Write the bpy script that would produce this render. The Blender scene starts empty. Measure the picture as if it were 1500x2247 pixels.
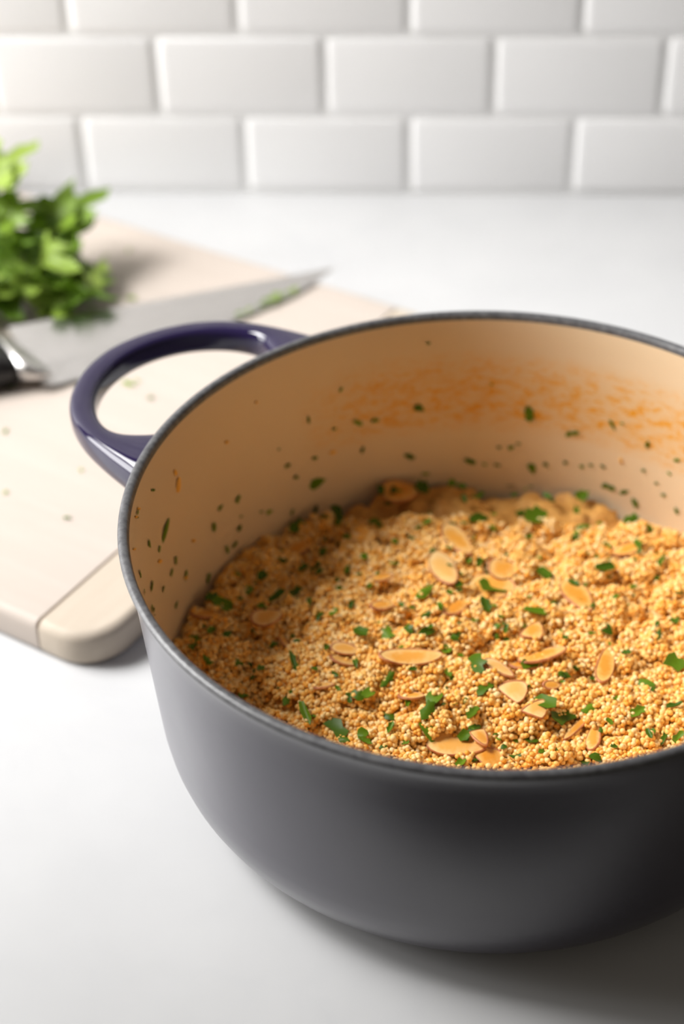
import bpy, bmesh, math, random
import numpy as np
from mathutils import Vector, Matrix

# ------------------------------------------------------------------ camera, light, exposure
sc = bpy.context.scene
C = sc.collection
R = math.radians

def make_camera():
    ph, ro, ya, f = .6598, -.0242, -.0618, 3756.0
    fwd, up, rt = Vector((0, math.cos(ph), -math.sin(ph))), Vector((0, math.sin(ph), math.cos(ph))), Vector((1, 0, 0))
    rt, up = math.cos(ro) * rt + math.sin(ro) * up, -math.sin(ro) * rt + math.cos(ro) * up
    yw = lambda v: Vector((math.cos(ya) * v.x + math.sin(ya) * v.y, -math.sin(ya) * v.x + math.cos(ya) * v.y, v.z))
    fwd, up, rt = yw(fwd), yw(up), yw(rt)
    cd = bpy.data.cameras.new('camera')
    cd.sensor_fit = 'HORIZONTAL'; cd.sensor_width = 24; cd.lens = f / 1500 * 24
    cd.clip_start = .02
    cd.dof.use_dof = True; cd.dof.focus_distance = .634; cd.dof.aperture_fstop = 4.9
    co = bpy.data.objects.new('camera', cd); C.objects.link(co)
    m = Matrix((rt, up, -fwd)).transposed().to_4x4(); m.translation = (0, 0, .5151)
    co.matrix_world = m
    sc.camera = co
make_camera()

world = bpy.data.worlds.new('world'); sc.world = world; world.use_nodes = True
bg = world.node_tree.nodes['Background']; bg.inputs[0].default_value = (1.0, .88, .72, 1); bg.inputs[1].default_value = .10

def area(name, loc, aim, sx, sy, power, col):
    ld = bpy.data.lights.new(name, 'AREA'); ld.shape = 'RECTANGLE'; ld.size = sx; ld.size_y = sy; ld.energy = power; ld.color = col
    o = bpy.data.objects.new(name, ld); C.objects.link(o); o.location = loc
    o.rotation_euler = (Vector(aim) - Vector(loc)).to_track_quat('-Z', 'Y').to_euler()
    return o
key = area('window_daylight', (-1.08, .89, 1.22), (.10, .89, .08), .75, .65, 9.2, (1, .99, .975)); key.data.spread = R(70)
area('wall_fill_light', (-1.15, .62, .36), (0, .95, .05),   .5, .6, 12.0, (1, .995, .985))  # unseen fill lamp, added low on the left to brighten the tiled wall

sc.view_settings.view_transform = 'Standard'; sc.view_settings.look = 'None'
sc.view_settings.gamma = 1; sc.view_settings.use_curve_mapping = False
sc.view_settings.exposure = 0.0

# ------------------------------------------------------------------ helpers
random.seed(11)
def link(o, parent=None):
    C.objects.link(o)
    if parent is not None: o.parent = parent
    return o
def tag(o, label=None, cat=None, group=None, kind=None):
    if label: o['label'] = label
    if cat: o['category'] = cat
    if group: o['group'] = group
    if kind: o['kind'] = kind
    return o
def mesh(name, vs, fs, mat, smooth=True):
    me = bpy.data.meshes.new(name); me.from_pydata([tuple(v) for v in vs], [], fs); me.update()
    if smooth: me.polygons.foreach_set('use_smooth', [True] * len(me.polygons))
    if mat: me.materials.append(mat)
    return me
def obj(name, me, parent=None): return link(bpy.data.objects.new(name, me), parent)
def empty(name, loc=(0, 0, 0)):
    o = bpy.data.objects.new(name, None); o.location = loc; o.empty_display_size = .02; return link(o)
def bm_mesh(name, bm, mat, smooth=True):
    bmesh.ops.recalc_face_normals(bm, faces=bm.faces)
    me = bpy.data.meshes.new(name); bm.to_mesh(me); bm.free()
    if smooth: me.polygons.foreach_set('use_smooth', [True] * len(me.polygons))
    if mat: me.materials.append(mat)
    return me
def lathe(prof, n=160):
    vs, fs = [], []
    for r, z in prof:
        for k in range(n):
            a = 2 * math.pi * k / n; vs.append((r * math.cos(a), r * math.sin(a), z))
    for i in range(len(prof) - 1):
        for k in range(n):
            k2 = (k + 1) % n; fs.append((i*n+k, i*n+k2, (i+1)*n+k2, (i+1)*n+k))
    return vs, fs
def rounded_box(x0, x1, y0, y1, z0, z1, bev, seg=2):
    bm = bmesh.new(); bmesh.ops.create_cube(bm, size=1)
    for v in bm.verts: v.co = ((x0+x1)/2 + v.co.x*(x1-x0), (y0+y1)/2 + v.co.y*(y1-y0), (z0+z1)/2 + v.co.z*(z1-z0))
    if bev: bmesh.ops.bevel(bm, geom=bm.edges[:], offset=bev, segments=seg, affect='EDGES', profile=.5)
    return bm

class NT:
    """a small wrapper for building a node material"""
    def __init__(s, name):
        s.m = bpy.data.materials.new(name); s.m.use_nodes = True; s.t = s.m.node_tree; s.b = s.t.nodes['Principled BSDF']
    def n(s, typ, **kw):
        x = s.t.nodes.new(typ)
        for k, v in kw.items():
            if k in x.inputs: x.inputs[k].default_value = v
            else: setattr(x, k, v)
        return x
    def l(s, a, b): s.t.links.new(a, b)
    def coord(s, scale=(1, 1, 1), out='Object'):
        tc = s.n('ShaderNodeTexCoord'); mp = s.n('ShaderNodeMapping'); mp.inputs['Scale'].default_value = scale
        s.l(tc.outputs[out], mp.inputs[0]); return mp.outputs[0]
    def noise(s, vec, scale, detail=4, rough=.55):
        x = s.n('ShaderNodeTexNoise'); x.inputs['Scale'].default_value = scale; x.inputs['Detail'].default_value = detail
        x.inputs['Roughness'].default_value = rough; s.l(vec, x.inputs['Vector']); return x.outputs['Fac']
    def ramp(s, fac, stops):
        x = s.n('ShaderNodeValToRGB'); e = x.color_ramp.elements
        while len(e) < len(stops): e.new(.5)
        for q, (p, c) in zip(e, stops): q.position = p; q.color = (*c, 1)
        s.l(fac, x.inputs[0]); return x.outputs['Color']
    def math(s, op, a, b=None, c=None):
        x = s.n('ShaderNodeMath', operation=op)
        for i, v in enumerate((a, b, c)):
            if v is None: continue
            if isinstance(v, (int, float)): x.inputs[i].default_value = v
            else: s.l(v, x.inputs[i])
        return x.outputs[0]
    def mix(s, fac, a, b):
        x = s.n('ShaderNodeMix', data_type='RGBA')
        for i, v in ((0, fac), (6, a), (7, b)):
            if isinstance(v, (int, float)): x.inputs[i].default_value = v
            elif isinstance(v, tuple): x.inputs[i].default_value = (*v, 1)
            else: s.l(v, x.inputs[i])
        return x.outputs[2]
    def bump(s, h, strength=.2, dist=.001):
        x = s.n('ShaderNodeBump'); x.inputs['Strength'].default_value = strength; x.inputs['Distance'].default_value = dist
        s.l(h, x.inputs['Height']); s.l(x.outputs[0], s.b.inputs['Normal'])
    def set(s, col=None, rough=None, **kw):
        if col is not None:
            if isinstance(col, tuple): s.b.inputs['Base Color'].default_value = (*col, 1)
            else: s.l(col, s.b.inputs['Base Color'])
        if rough is not None:
            if isinstance(rough, (int, float)): s.b.inputs['Roughness'].default_value = rough
            else: s.l(rough, s.b.inputs['Roughness'])
        for k, v in kw.items(): s.b.inputs[k.replace('_', ' ')].default_value = v
        return s.m

# ------------------------------------------------------------------ materials
def mat_counter():
    a = NT('white_stone'); v = a.coord()
    w = a.noise(v, 5, 6, .6); t = a.n('ShaderNodeTexNoise'); t.inputs['Scale'].default_value = 9; t.inputs['Detail'].default_value = 7
    t.inputs['Distortion'].default_value = 1.2; a.l(v, t.inputs['Vector'])
    vein = a.math('SUBTRACT', 1.0, a.math('MULTIPLY', a.math('ABSOLUTE', a.math('SUBTRACT', t.outputs['Fac'], .5)), 22.0))
    vein = a.math('MULTIPLY', a.math('MAXIMUM', vein, 0.0), a.math('MULTIPLY', a.math('MAXIMUM', a.math('SUBTRACT', w, .47), 0.0), 1.9))
    base = a.ramp(a.noise(v, 14, 3), [(.3, (.565, .568, .575)), (.7, (.605, .607, .612))])
    return a.set(a.mix(vein, base, (.52, .53, .55)), .42, Specular_IOR_Level=.35)
def mat_tile():
    a = NT('white_glazed_tile'); oi = a.n('ShaderNodeObjectInfo')
    col = a.ramp(oi.outputs['Random'], [(0, (.885, .88, .88)), (1, (.915, .91, .91))])
    m = a.set(col, .3, Specular_IOR_Level=.3); a.bump(a.noise(a.coord(), 40, 2), .06, .001); return m
def mat_grout():
    a = NT('pale_grout'); return a.set(a.ramp(a.noise(a.coord(), 300), [(.3, (.86, .855, .85)), (.7, (.90, .895, .89))]), .9)
def mat_wood(name, ca, cb, along):
    a = NT(name); v = a.coord((6, 90, 90) if along == 0 else (90, 6, 90))
    g = a.noise(v, 1.4, 5, .6); g2 = a.noise(a.coord((1, 1, 1)), 12, 3)
    col = a.mix(a.math('MULTIPLY', g2, .5), a.ramp(g, [(.3, ca), (.7, cb)]), cb)
    m = a.set(col, .55, Specular_IOR_Level=.3); a.bump(g, .12, .0005); return m
def mat_enamel():
    a = NT('dark_violet_enamel'); v = a.coord()
    col = a.ramp(a.noise(v, 6, 3), [(.3, (.014, .009, .040)), (.7, (.019, .013, .050))])
    rg = a.ramp(a.noise(v, 22, 4), [(.35, (.05, .05, .05)), (.75, (.09, .09, .09))])
    m = a.set(col, rg, Specular_IOR_Level=.55); return m
def mat_shell():
    a = NT('satin_violet_enamel'); v = a.coord()
    rg = a.ramp(a.noise(v, 18, 4), [(.35, (.30, .30, .30)), (.75, (.36, .36, .36))])
    return a.set((.015, .011, .034), rg, Specular_IOR_Level=.75, IOR=1.55, Coat_Weight=.7, Coat_Roughness=.30, Coat_IOR=1.5)
def mat_inner():
    a = NT('sand_enamel'); v = a.coord()
    sep = a.n('ShaderNodeSeparateXYZ'); a.l(v, sep.inputs[0]); z = sep.outputs['Z']
    ang = a.math('ARCTAN2', sep.outputs['Y'], sep.outputs['X'])
    cv = a.n('ShaderNodeCombineXYZ'); a.l(a.math('MULTIPLY', ang, .137), cv.inputs[0]); a.l(a.math('MULTIPLY', z, 2.0), cv.inputs[1])
    blot = a.noise(cv.outputs[0], 130, 6, .72); sm = a.noise(cv.outputs[0], 420, 3, .6)
    band = a.math('MULTIPLY', a.math('SMOOTH_MIN', a.math('MULTIPLY', a.math('SUBTRACT', z, .060), 90.0), a.math('MULTIPLY', a.math('SUBTRACT', .104, z), 60.0), .2), 1.0)
    band = a.math('MINIMUM', a.math('MAXIMUM', band, 0.0), 1.0)
    # the smear runs over the back wall, 50 to 125 degrees round the pot
    side = a.math('MULTIPLY', a.math('MINIMUM', a.math('SUBTRACT', ang, .55), a.math('SUBTRACT', 2.25, ang)), 3.0)
    side = a.math('MINIMUM', a.math('MAXIMUM', side, 0.0), 1.0)
    dens = a.math('MULTIPLY', band, side)
    hit = a.math('MULTIPLY', a.math('MAXIMUM', a.math('SUBTRACT', a.math('ADD', blot, a.math('MULTIPLY', sm, .25)), .595), 0.0), 7.0)
    f1 = a.math('MULTIPLY', a.math('MINIMUM', hit, 1.0), dens)
    wash = a.math('MULTIPLY', dens, .42)
    base = a.ramp(a.noise(v, 10, 3), [(.3, (.66, .50, .325)), (.7, (.70, .54, .355))])
    col = a.mix(f1, a.mix(wash, base, (.68, .38, .11)), (.70, .30, .02))
    return a.set(col, .3, Specular_IOR_Level=.35)
def mat_rim():
    a = NT('matte_iron_rim'); g = a.noise(a.coord(), 420, 3)
    m = a.set(a.ramp(g, [(.3, (.055, .055, .060)), (.7, (.135, .135, .14))]), .40, Specular_IOR_Level=.7); a.bump(g, .35, .0004); return m
def mat_grain():
    a = NT('couscous_grain'); oi = a.n('ShaderNodeObjectInfo')
    col = a.ramp(oi.outputs['Random'], [(0, (.87, .39, .05)), (.25, (.92, .50, .11)), (.6, (.95, .61, .21)), (1, (.96, .72, .37))])
    return a.set(col, .42, Specular_IOR_Level=.25)
def mat_bed():
    a = NT('couscous_bed'); return a.set(a.ramp(a.noise(a.coord(), 300, 3), [(.3, (.55, .25, .05)), (.7, (.75, .40, .10))]), .7)
def mat_parsley():
    a = NT('parsley_green'); oi = a.n('ShaderNodeObjectInfo')
    col = a.ramp(oi.outputs['Random'], [(0, (.020, .056, .002)), (.5, (.048, .108, .003)), (1, (.13, .23, .008))])
    v = a.noise(a.coord(out='Object'), 60, 4); col = a.mix(a.math('MULTIPLY', v, .5), col, (.11, .19, .006))
    return a.set(col, .42, Specular_IOR_Level=.22)
def mat_bunch():
    a = NT('fresh_parsley_leaf'); oi = a.n('ShaderNodeObjectInfo')
    col = a.ramp(oi.outputs['Random'], [(0, (.13, .24, .015)), (.5, (.30, .45, .04)), (1, (.52, .64, .14))])
    m = a.set(a.mix(a.math('MULTIPLY', a.noise(a.coord(), 200, 3), .35), col, (.26, .46, .10)), .33, Specular_IOR_Level=.5)
    tr = a.n('ShaderNodeBsdfTranslucent'); a.l(col, tr.inputs[0]); mx = a.n('ShaderNodeMixShader'); mx.inputs[0].default_value = .5
    out = a.t.nodes['Material Output']; a.l(a.b.outputs[0], mx.inputs[1]); a.l(tr.outputs[0], mx.inputs[2]); a.l(mx.outputs[0], out.inputs[0])
    return m
def mat_almond():
    a = NT('almond_flesh'); oi = a.n('ShaderNodeObjectInfo')
    tc = a.n('ShaderNodeTexCoord'); sp = a.n('ShaderNodeSeparateXYZ'); a.l(tc.outputs['Generated'], sp.inputs[0])
    dx = a.math('MULTIPLY', a.math('SUBTRACT', sp.outputs[0], .5), 2.0); dy = a.math('MULTIPLY', a.math('SUBTRACT', sp.outputs[1], .5), 2.0)
    rad = a.math('ADD', a.math('MULTIPLY', dx, dx), a.math('MULTIPLY', dy, dy))
    rad = a.math('ADD', rad, a.math('MULTIPLY', a.math('SUBTRACT', a.noise(a.coord(), 230, 5, .65), .5), 1.7))
    edge = a.ramp(oi.outputs['Random'], [(0, (.84, .48, .13)), (1, (.90, .62, .28))])
    heart = a.ramp(oi.outputs['Random'], [(0, (.74, .28, .025)), (.6, (.80, .36, .055)), (1, (.85, .48, .14))])
    f = a.ramp(rad, [(.15, (0, 0, 0)), (.85, (1, 1, 1))])
    return a.set(a.mix(f, heart, edge), .33, Specular_IOR_Level=.45)
def mat_skin():
    a = NT('almond_skin'); return a.set(a.ramp(a.noise(a.coord(), 180, 4), [(.35, (.38, .10, .03)), (.65, (.66, .27, .10))]), .45)
def mat_steel():
    a = NT('brushed_steel'); g = a.noise(a.coord((4, 160, 160)), 5, 3)
    m = a.set(a.ramp(g, [(.3, (.72, .70, .685)), (.7, (.79, .77, .75))]), .30, Metallic=1.0); a.bump(g, .03, .0002); return m
def mat_black():
    a = NT('black_grip'); return a.set(a.ramp(a.noise(a.coord(), 90), [(.3, (.008, .007, .007)), (.7, (.014, .012, .012))]), .35)
def mat_crumb():
    a = NT('orange_crumb'); return a.set(a.ramp(a.noise(a.coord(), 300), [(.3, (.72, .34, .04)), (.7, (.85, .48, .10))]), .5)
def mat_stem():
    a = NT('parsley_stem'); return a.set(a.ramp(a.noise(a.coord(), 50), [(.3, (.16, .32, .04)), (.7, (.26, .44, .08))]), .4)
def mat_floor():
    a = NT('dark_floor'); return a.set(a.ramp(a.noise(a.coord(), 6), [(.3, (.05, .045, .04)), (.7, (.08, .07, .06))]), .5)
M = dict(floor=mat_floor(), counter=mat_counter(), tile=mat_tile(), grout=mat_grout(), enamel=mat_enamel(), shell=mat_shell(), inner=mat_inner(), rim=mat_rim(), grain=mat_grain(), bed=mat_bed(),
         parsley=mat_parsley(), bunch=mat_bunch(), almond=mat_almond(), skin=mat_skin(), steel=mat_steel(), black=mat_black(), crumb=mat_crumb(), stem=mat_stem(),
         board=mat_wood('pale_maple', (.51, .44, .385), (.55, .48, .425), 0), strip=mat_wood('pale_maple_end', (.49, .415, .33), (.57, .49, .40), 1))

# ------------------------------------------------------------------ the setting: back wall of tiles, worktop
WALL_Y = .9983
wall = tag(obj('wall_back', bm_mesh('wall_back', rounded_box(-1.0, .9, WALL_Y + .0014, WALL_Y + .10, -.90, .62, 0), M['grout'], False)), kind='structure',
           label='back wall of white glazed subway tiles in running bond')
PX, PY = .1040, .05254
tb = rounded_box(-.0509, .0509, 0, .030, -.0252, .0252, .0048, 3)
for v in tb.verts: v.co.y *= .36
tile_me = bm_mesh('tile', tb, M['tile'])
for row in range(11):
    for k in range(-7, 11):
        o = obj('tile', tile_me, wall)
        jx = -.2218 + (PX / 2 if row % 2 else 0)
        o.location = (jx + PX * (k + .5) + random.uniform(-.0003, .0003), WALL_Y + random.uniform(-.0002, .0003), PY * (row + .5) + .0006)
        o.rotation_euler = (random.uniform(-.004, .004), 0, random.uniform(-.004, .004))
tag(obj('floor', bm_mesh('floor', rounded_box(-1.6, 1.5, -1.4, WALL_Y + .10, -.94, -.90, 0), M['floor'], False)), kind='structure', label='dark room floor below the worktop')
top = tag(obj('worktop', bm_mesh('worktop', rounded_box(-1.0, .9, .33, WALL_Y + .0022, -.04, 0, .003), M['counter'])),
          'white stone kitchen worktop with faint grey veins under the pot and board', 'worktop')

# ------------------------------------------------------------------ the pot
POT = Vector((.0245, .5140, 0))
RZ, RO = .1209, .1405
pot = tag(empty('casserole_pot', POT), 'large round dark violet enamelled iron pot holding couscous', 'pot')
def r_out(z):
    zc, n, wc = .3045 * RZ, 2.33, .2204 * RO
    u = max(0., (zc - z) / zc)
    return .9837 * RO * (1 - .066 * (RZ - z) / RZ) - wc * (1 - (1 - u ** n) ** (1 / n))
def r_in(z): return .1362 * (1 - .066 * (RZ - z) / RZ)
prof = [(0.0005, .0022), (.085, .0022), (.0905, .0016), (.0935, .0004), (.0985, .0004)] + [(max(.0986, r_out(z)), z) for z in [.0007, .0015, .003, .005, .008, .012, .016, .021, .027, .034, .042, .052, .062, .074, .086, .098, .108]]
prof += [(.1379, .1130), (.1385, .1160), (.1393, .1180)]
obj('outer_shell', mesh('outer_shell', *lathe(prof, 192), M['shell']), pot)
prof = [(.1393, .1180), (.1402, .1186), (.1405, .1196), (.1402, .1205), (.1394, .1210), (.1380, .1211), (.1370, .1206), (.1364, .1194), (.1362, .1180)]
obj('rim', mesh('rim', *lathe(prof, 192), M['rim']), pot)
prof = [(.1362, .1180), (.1358, .115)] + [(r_in(z), z) for z in [.11, .10, .09, .08, .07, .06, .05, .042, .036]]
for z in (.030, .024, .018, .013, .010, .008):
    u = (.036 - z) / .028; prof.append((r_in(.036) - .034 * (1 - math.sqrt(max(0, 1 - u * u))), z))
prof += [(.05, .0074), (.0005, .0074)]
obj('inner_wall', mesh('inner_wall', *lathe(prof, 192), M['inner']), pot)

def pot_handle(mid, me=None):
    """a loop handle: a closed ring of rounded sections swept between an outer and an inner outline (angle from mid, radius)"""
    if me is None:
        out = [(26.5, .1372), (26.0, .1420), (23.2, .1530), (20.4, .1645), (17.8, .1752), (14.8, .1855), (11.6, .1932), (7.8, .1992), (4.0, .2030), (0, .2045)]
        inn = [(13.4, .1372), (13.8, .1420), (15.2, .1490), (16.2, .1575), (15.7, .1655), (13.6, .1740), (10.6, .1818), (7.2, .1876), (3.7, .1910), (0, .1923)]
        hh = [.0098, .0094, .0084, .0074, .0067, .0062, .0059, .0057, .0056, .0056]
        full = [(a, b, c, d, h) for (a, b), (c, d), h in zip(out, inn, hh)] + [(-a, b, -c, d, h) for (a, b), (c, d), h in list(zip(out, inn, hh))[-2::-1]]
        # refine the outline with a Catmull-Rom curve
        pts = np.array(full); dense = []
        for i in range(len(pts) - 1):
            p0, p1, p2, p3 = pts[max(i-1, 0)], pts[i], pts[i+1], pts[min(i+2, len(pts)-1)]
            for t in np.linspace(0, 1, 6, endpoint=(i == len(pts) - 2)):
                dense.append(.5 * (2*p1 + (p2-p0)*t + (2*p0-5*p1+4*p2-p3)*t*t + (3*p1-p0-3*p2+p3)*t**3))
        S, vs, fs = 24, [], []
        for a, b, c, d, h in dense:
            po = Vector((b * math.cos(R(a)), b * math.sin(R(a)), 0)); pi = Vector((d * math.cos(R(c)), d * math.sin(R(c)), 0))
            m_, e = (po + pi) / 2, (po - pi) / 2
            for k in range(S):
                t = 2 * math.pi * k / S; ct, st = math.cos(t), math.sin(t)
                x = math.copysign(abs(ct) ** .6, ct); y = math.copysign(abs(st) ** .6, st)
                vs.append(m_ + e * x + Vector((0, 0, h * y)))
        for i in range(len(dense) - 1):
            for k in range(S):
                k2 = (k + 1) % S; fs.append((i*S+k, i*S+k2, (i+1)*S+k2, (i+1)*S+k))
        me = mesh('handle', vs, fs, M['enamel'])
        bm = bmesh.new(); bm.from_mesh(me); bmesh.ops.recalc_face_normals(bm, faces=bm.faces); bm.to_mesh(me); bm.free()
    o = obj('handle', me, pot); o.location = (0, 0, .1070); o.rotation_euler = (0, 0, R(mid))
    return me
hm = pot_handle(143.8); pot_handle(143.8 - 180, hm)

# ------------------------------------------------------------------ positions in tenths of a millimetre, in the pot's frame: x, y, z, length, width, heading
PARSLEY = [(251, 977, 384, 111, 101, 31), (-3, 969, 376, 90, 45, 20), (184, 1047, 344, 56, 39, 43), (270, 554, 396, 116, 52, -72), (30, 591, 386, 59, 41, -29), (46, 492, 374, 117, 99, 16), (-245, 367, 454, 98, 49, 48), (388, 470, 420, 52, 29, -29), (407, 387, 408, 67, 32, -40), (304, 376, 390, 64, 27, 74), (216, 280, 418, 91, 43, -6), (167, 218, 398, 30, 34, 1), (-33, 240, 402, 33, 24, 30), (56, 184, 426, 30, 28, 1), (92, 171, 418, 51, 15, 82), (-232, 124, 438, 78, 38, 32), (-119, 109, 426, 38, 38, 16), (-154, 63, 394, 46, 40, 52), (-31, -70, 452, 116, 67, -61), (179, -36, 416, 76, 44, 29), (320, -99, 426, 51, 42, -20), (-147, -101, 416, 54, 28, -68), (-200, -256, 430, 71, 65, 35), (-228, -333, 432, 98, 50, 64), (237, -276, 434, 103, 66, -51), (-2, -202, 440, 80, 48, 59), (300, -304, 386, 101, 77, 49), (410, -277, 420, 76, 40, 22), (-51, -312, 404, 86, 41, 67), (-231, -400, 400, 88, 42, -67), (-182, -428, 362, 74, 29, 4), (-85, -403, 372, 48, 44, 40), (-44, -365, 380, 56, 33, 50), (176, -415, 364, 75, 50, -55), (637, -132, 410, 75, 53, -13), (588, -295, 412, 73, 40, 33), (509, 204, 398, 62, 41, -42), (803, 312, 362, 38, 46, 1), (531, 601, 400, 84, 45, 9), (686, 796, 390, 132, 31, -75), (767, -4, 410, 76, 71, -21), (459, 924, 372, 69, 33, 1), (888, 1072, 274, 66, 44, -15), (747, 884, 396, 36, 39, 1), (668, 930, 408, 79, 52, 30), (419, 855, 356, 41, 32, 1), (125, 724, 368, 36, 32, 1), (739, -259, 416, 62, 25, 9), (366, -14, 380, 40, 38, 2), (575, 29, 428, 37, 33, 1), (418, -508, 374, 47, 33, -33), (379, -506, 346, 31, 34, 2), (625, -419, 418, 44, 17, -72), (687, -404, 390, 74, 21, 70), (732, -421, 408, 57, 27, 47), (719, 156, 426, 57, 22, 78), (11, 307, 428, 80, 46, -70), (-10, 623, 412, 79, 28, 76), (-407, 154, 412, 102, 54, -63), (-503, 107, 442, 69, 54, -50), (-309, 131, 450, 51, 39, -40), (-900, -87, 416, 28, 32, 2), (-999, -29, 390, 45, 49, 16), (-769, -55, 420, 99, 25, -69), (-520, -40, 412, 59, 17, -81), (-391, -145, 416, 103, 33, 61), (-468, -215, 398, 65, 54, 29), (-508, -232, 414, 55, 41, -13), (-536, -237, 398, 45, 15, -73), (-377, -286, 360, 56, 43, -48), (-370, -416, 422, 51, 23, 69), (-306, -248, 410, 72, 22, 84), (-783, -228, 388, 91, 36, 72), (-706, -320, 394, 108, 33, -68), (-966, -167, 344, 43, 36, 54), (-573, -378, 368, 110, 61, -52), (-548, -445, 386, 49, 32, -25), (-466, -463, 394, 56, 23, -25), (-476, -433, 406, 43, 44, 15), (-803, 466, 348, 77, 49, 55), (-872, 379, 398, 80, 33, 38), (-734, 359, 392, 71, 21, -80), (-925, 299, 402, 44, 32, -48), (-1005, 485, 348, 44, 49, 17), (-1194, 133, 354, 78, 42, -55), (-949, 560, 366, 68, 40, 56), (-828, 917, 352, 86, 63, 45), (-1106, 359, 364, 91, 59, -27), (-1146, 391, 376, 69, 46, 32), (-638, 968, 386, 106, 45, -68), (-498, 1354, 280, 90, 79, 33), (-264, 1175, 386, 67, 91, 1), (-473, 964, 350, 54, 30, 1), (-303, 798, 394, 45, 25, -14), (-511, 632, 416, 28, 38, 1), (-382, 619, 398, 47, 35, 31), (-483, 435, 412, 39, 23, 71), (-580, 604, 378, 62, 18, 86), (-237, 877, 418, 45, 30, 32), (-555, 350, 394, 62, 20, 79), (-240, 233, 434, 49, 27, 30), (-776, 626, 346, 60, 35, 56), (-683, 251, 408, 56, 24, 80), (-622, 226, 442, 36, 22, 31), (-766, 74, 428, 30, 19, 1), (151, 1298, 316, 47, 43, 1), (-124, 1195, 400, 42, 49, 1), (466, 1141, 382, 58, 76, -15), (551, 592, 362, 24, 28, 1), (558, 381, 426, 35, 20, 50), (334, 123, 422, 22, 25, 1), (460, 327, 420, 39, 18, 66), (649, 520, 360, 35, 27, 29), (782, 677, 386, 72, 25, 65), (249, 687, 380, 28, 28, 1), (-102, 432, 432, 44, 28, 53), (-180, 281, 446, 42, 28, -51), (-141, 382, 436, 27, 27, 1), (-337, 54, 418, 32, 21, 30), (-288, -115, 450, 33, 18, 16), (-642, 40, 424, 41, 20, 72), (-599, -120, 422, 36, 22, -48), (-684, -89, 416, 26, 24, 2), (-871, 140, 340, 34, 25, 43), (-952, 200, 348, 36, 24, -38), (-1058, 135, 404, 42, 31, 44), (-1136, 187, 368, 41, 34, 56), (-1204, 71, 382, 43, 24, -63), (-1125, -31, 402, 52, 30, -47), (93, 131, 396, 29, 19, 41), (440, -38, 346, 26, 21, 2), (512, -225, 414, 38, 15, 57), (450, -364, 388, 35, 12, 72), (483, -487, 414, 30, 18, 27), (69, -458, 372, 25, 22, 2), (112, -493, 360, 45, 22, -9), (-98, -528, 350, 53, 34, 59), (214, -499, 394, 30, 16, 28), (-309, -464, 392, 28, 20, 2), (-396, -492, 394, 32, 19, 15), (-95, 34, 392, 26, 22, 2), (757, 593, 352, 31, 31, 1), (832, 432, 414, 58, 28, 65), (213, 803, 402, 36, 26, 31), (56, 915, 362, 37, 33, 1), (328, 1089, 388, 29, 34, 1), (556, 813, 374, 35, 23, 42), (-595, 807, 384, 37, 32, 1), (-696, 759, 342, 51, 31, 56), (-870, 657, 370, 43, 32, -40), (-381, 774, 388, 28, 29, 1), (-419, 1071, 376, 33, 34, 1), (-210, 699, 400, 24, 25, 1), (-611, 485, 364, 28, 27, 1), (-707, 609, 348, 37, 24, 44)]
ALMOND = [(-104, 764, 414, 240, 102, -64), (-162, 542, 428, 263, 115, -75), (94, 589, 404, 139, 127, 24), (42, 499, 384, 212, 157, -11), (399, 397, 422, 224, 105, -64), (-299, -35, 448, 262, 103, 6), (199, 148, 426, 144, 91, 67), (235, 14, 438, 212, 52, 19), (59, -90, 450, 143, 63, -38), (103, -215, 438, 146, 125, 40), (186, -328, 444, 166, 93, 58), (364, -335, 384, 198, 26, 49), (416, -399, 382, 139, 56, 76), (485, -38, 430, 243, 72, 78), (-114, -442, 368, 236, 113, -1), (7, -495, 354, 127, 123, 34), (-27, -401, 386, 137, 65, -68), (-565, 32, 428, 127, 69, -16), (-428, 488, 432, 102, 48, 9), (-422, 282, 450, 104, 57, 14), (-365, 1141, 400, 181, 162, 18), (-904, 238, 412, 140, 110, 31), (-572, -23, 418, 116, 34, -20), (-644, -172, 418, 91, 32, 4), (-292, -235, 432, 108, 36, -6), (-108, 1114, 414, 146, 152, 1), (139, 1273, 324, 133, 122, 17), (-1169, 296, 376, 141, 51, -13), (-810, 794, 338, 149, 88, 39), (162, -22, 412, 128, 43, -10), (-113, 306, 426, 134, 75, 42), (650, 756, 396, 159, 61, 30), (263, -164, 436, 72, 57, 2), (-834, 161, 360, 134, 28, -65)]
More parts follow.
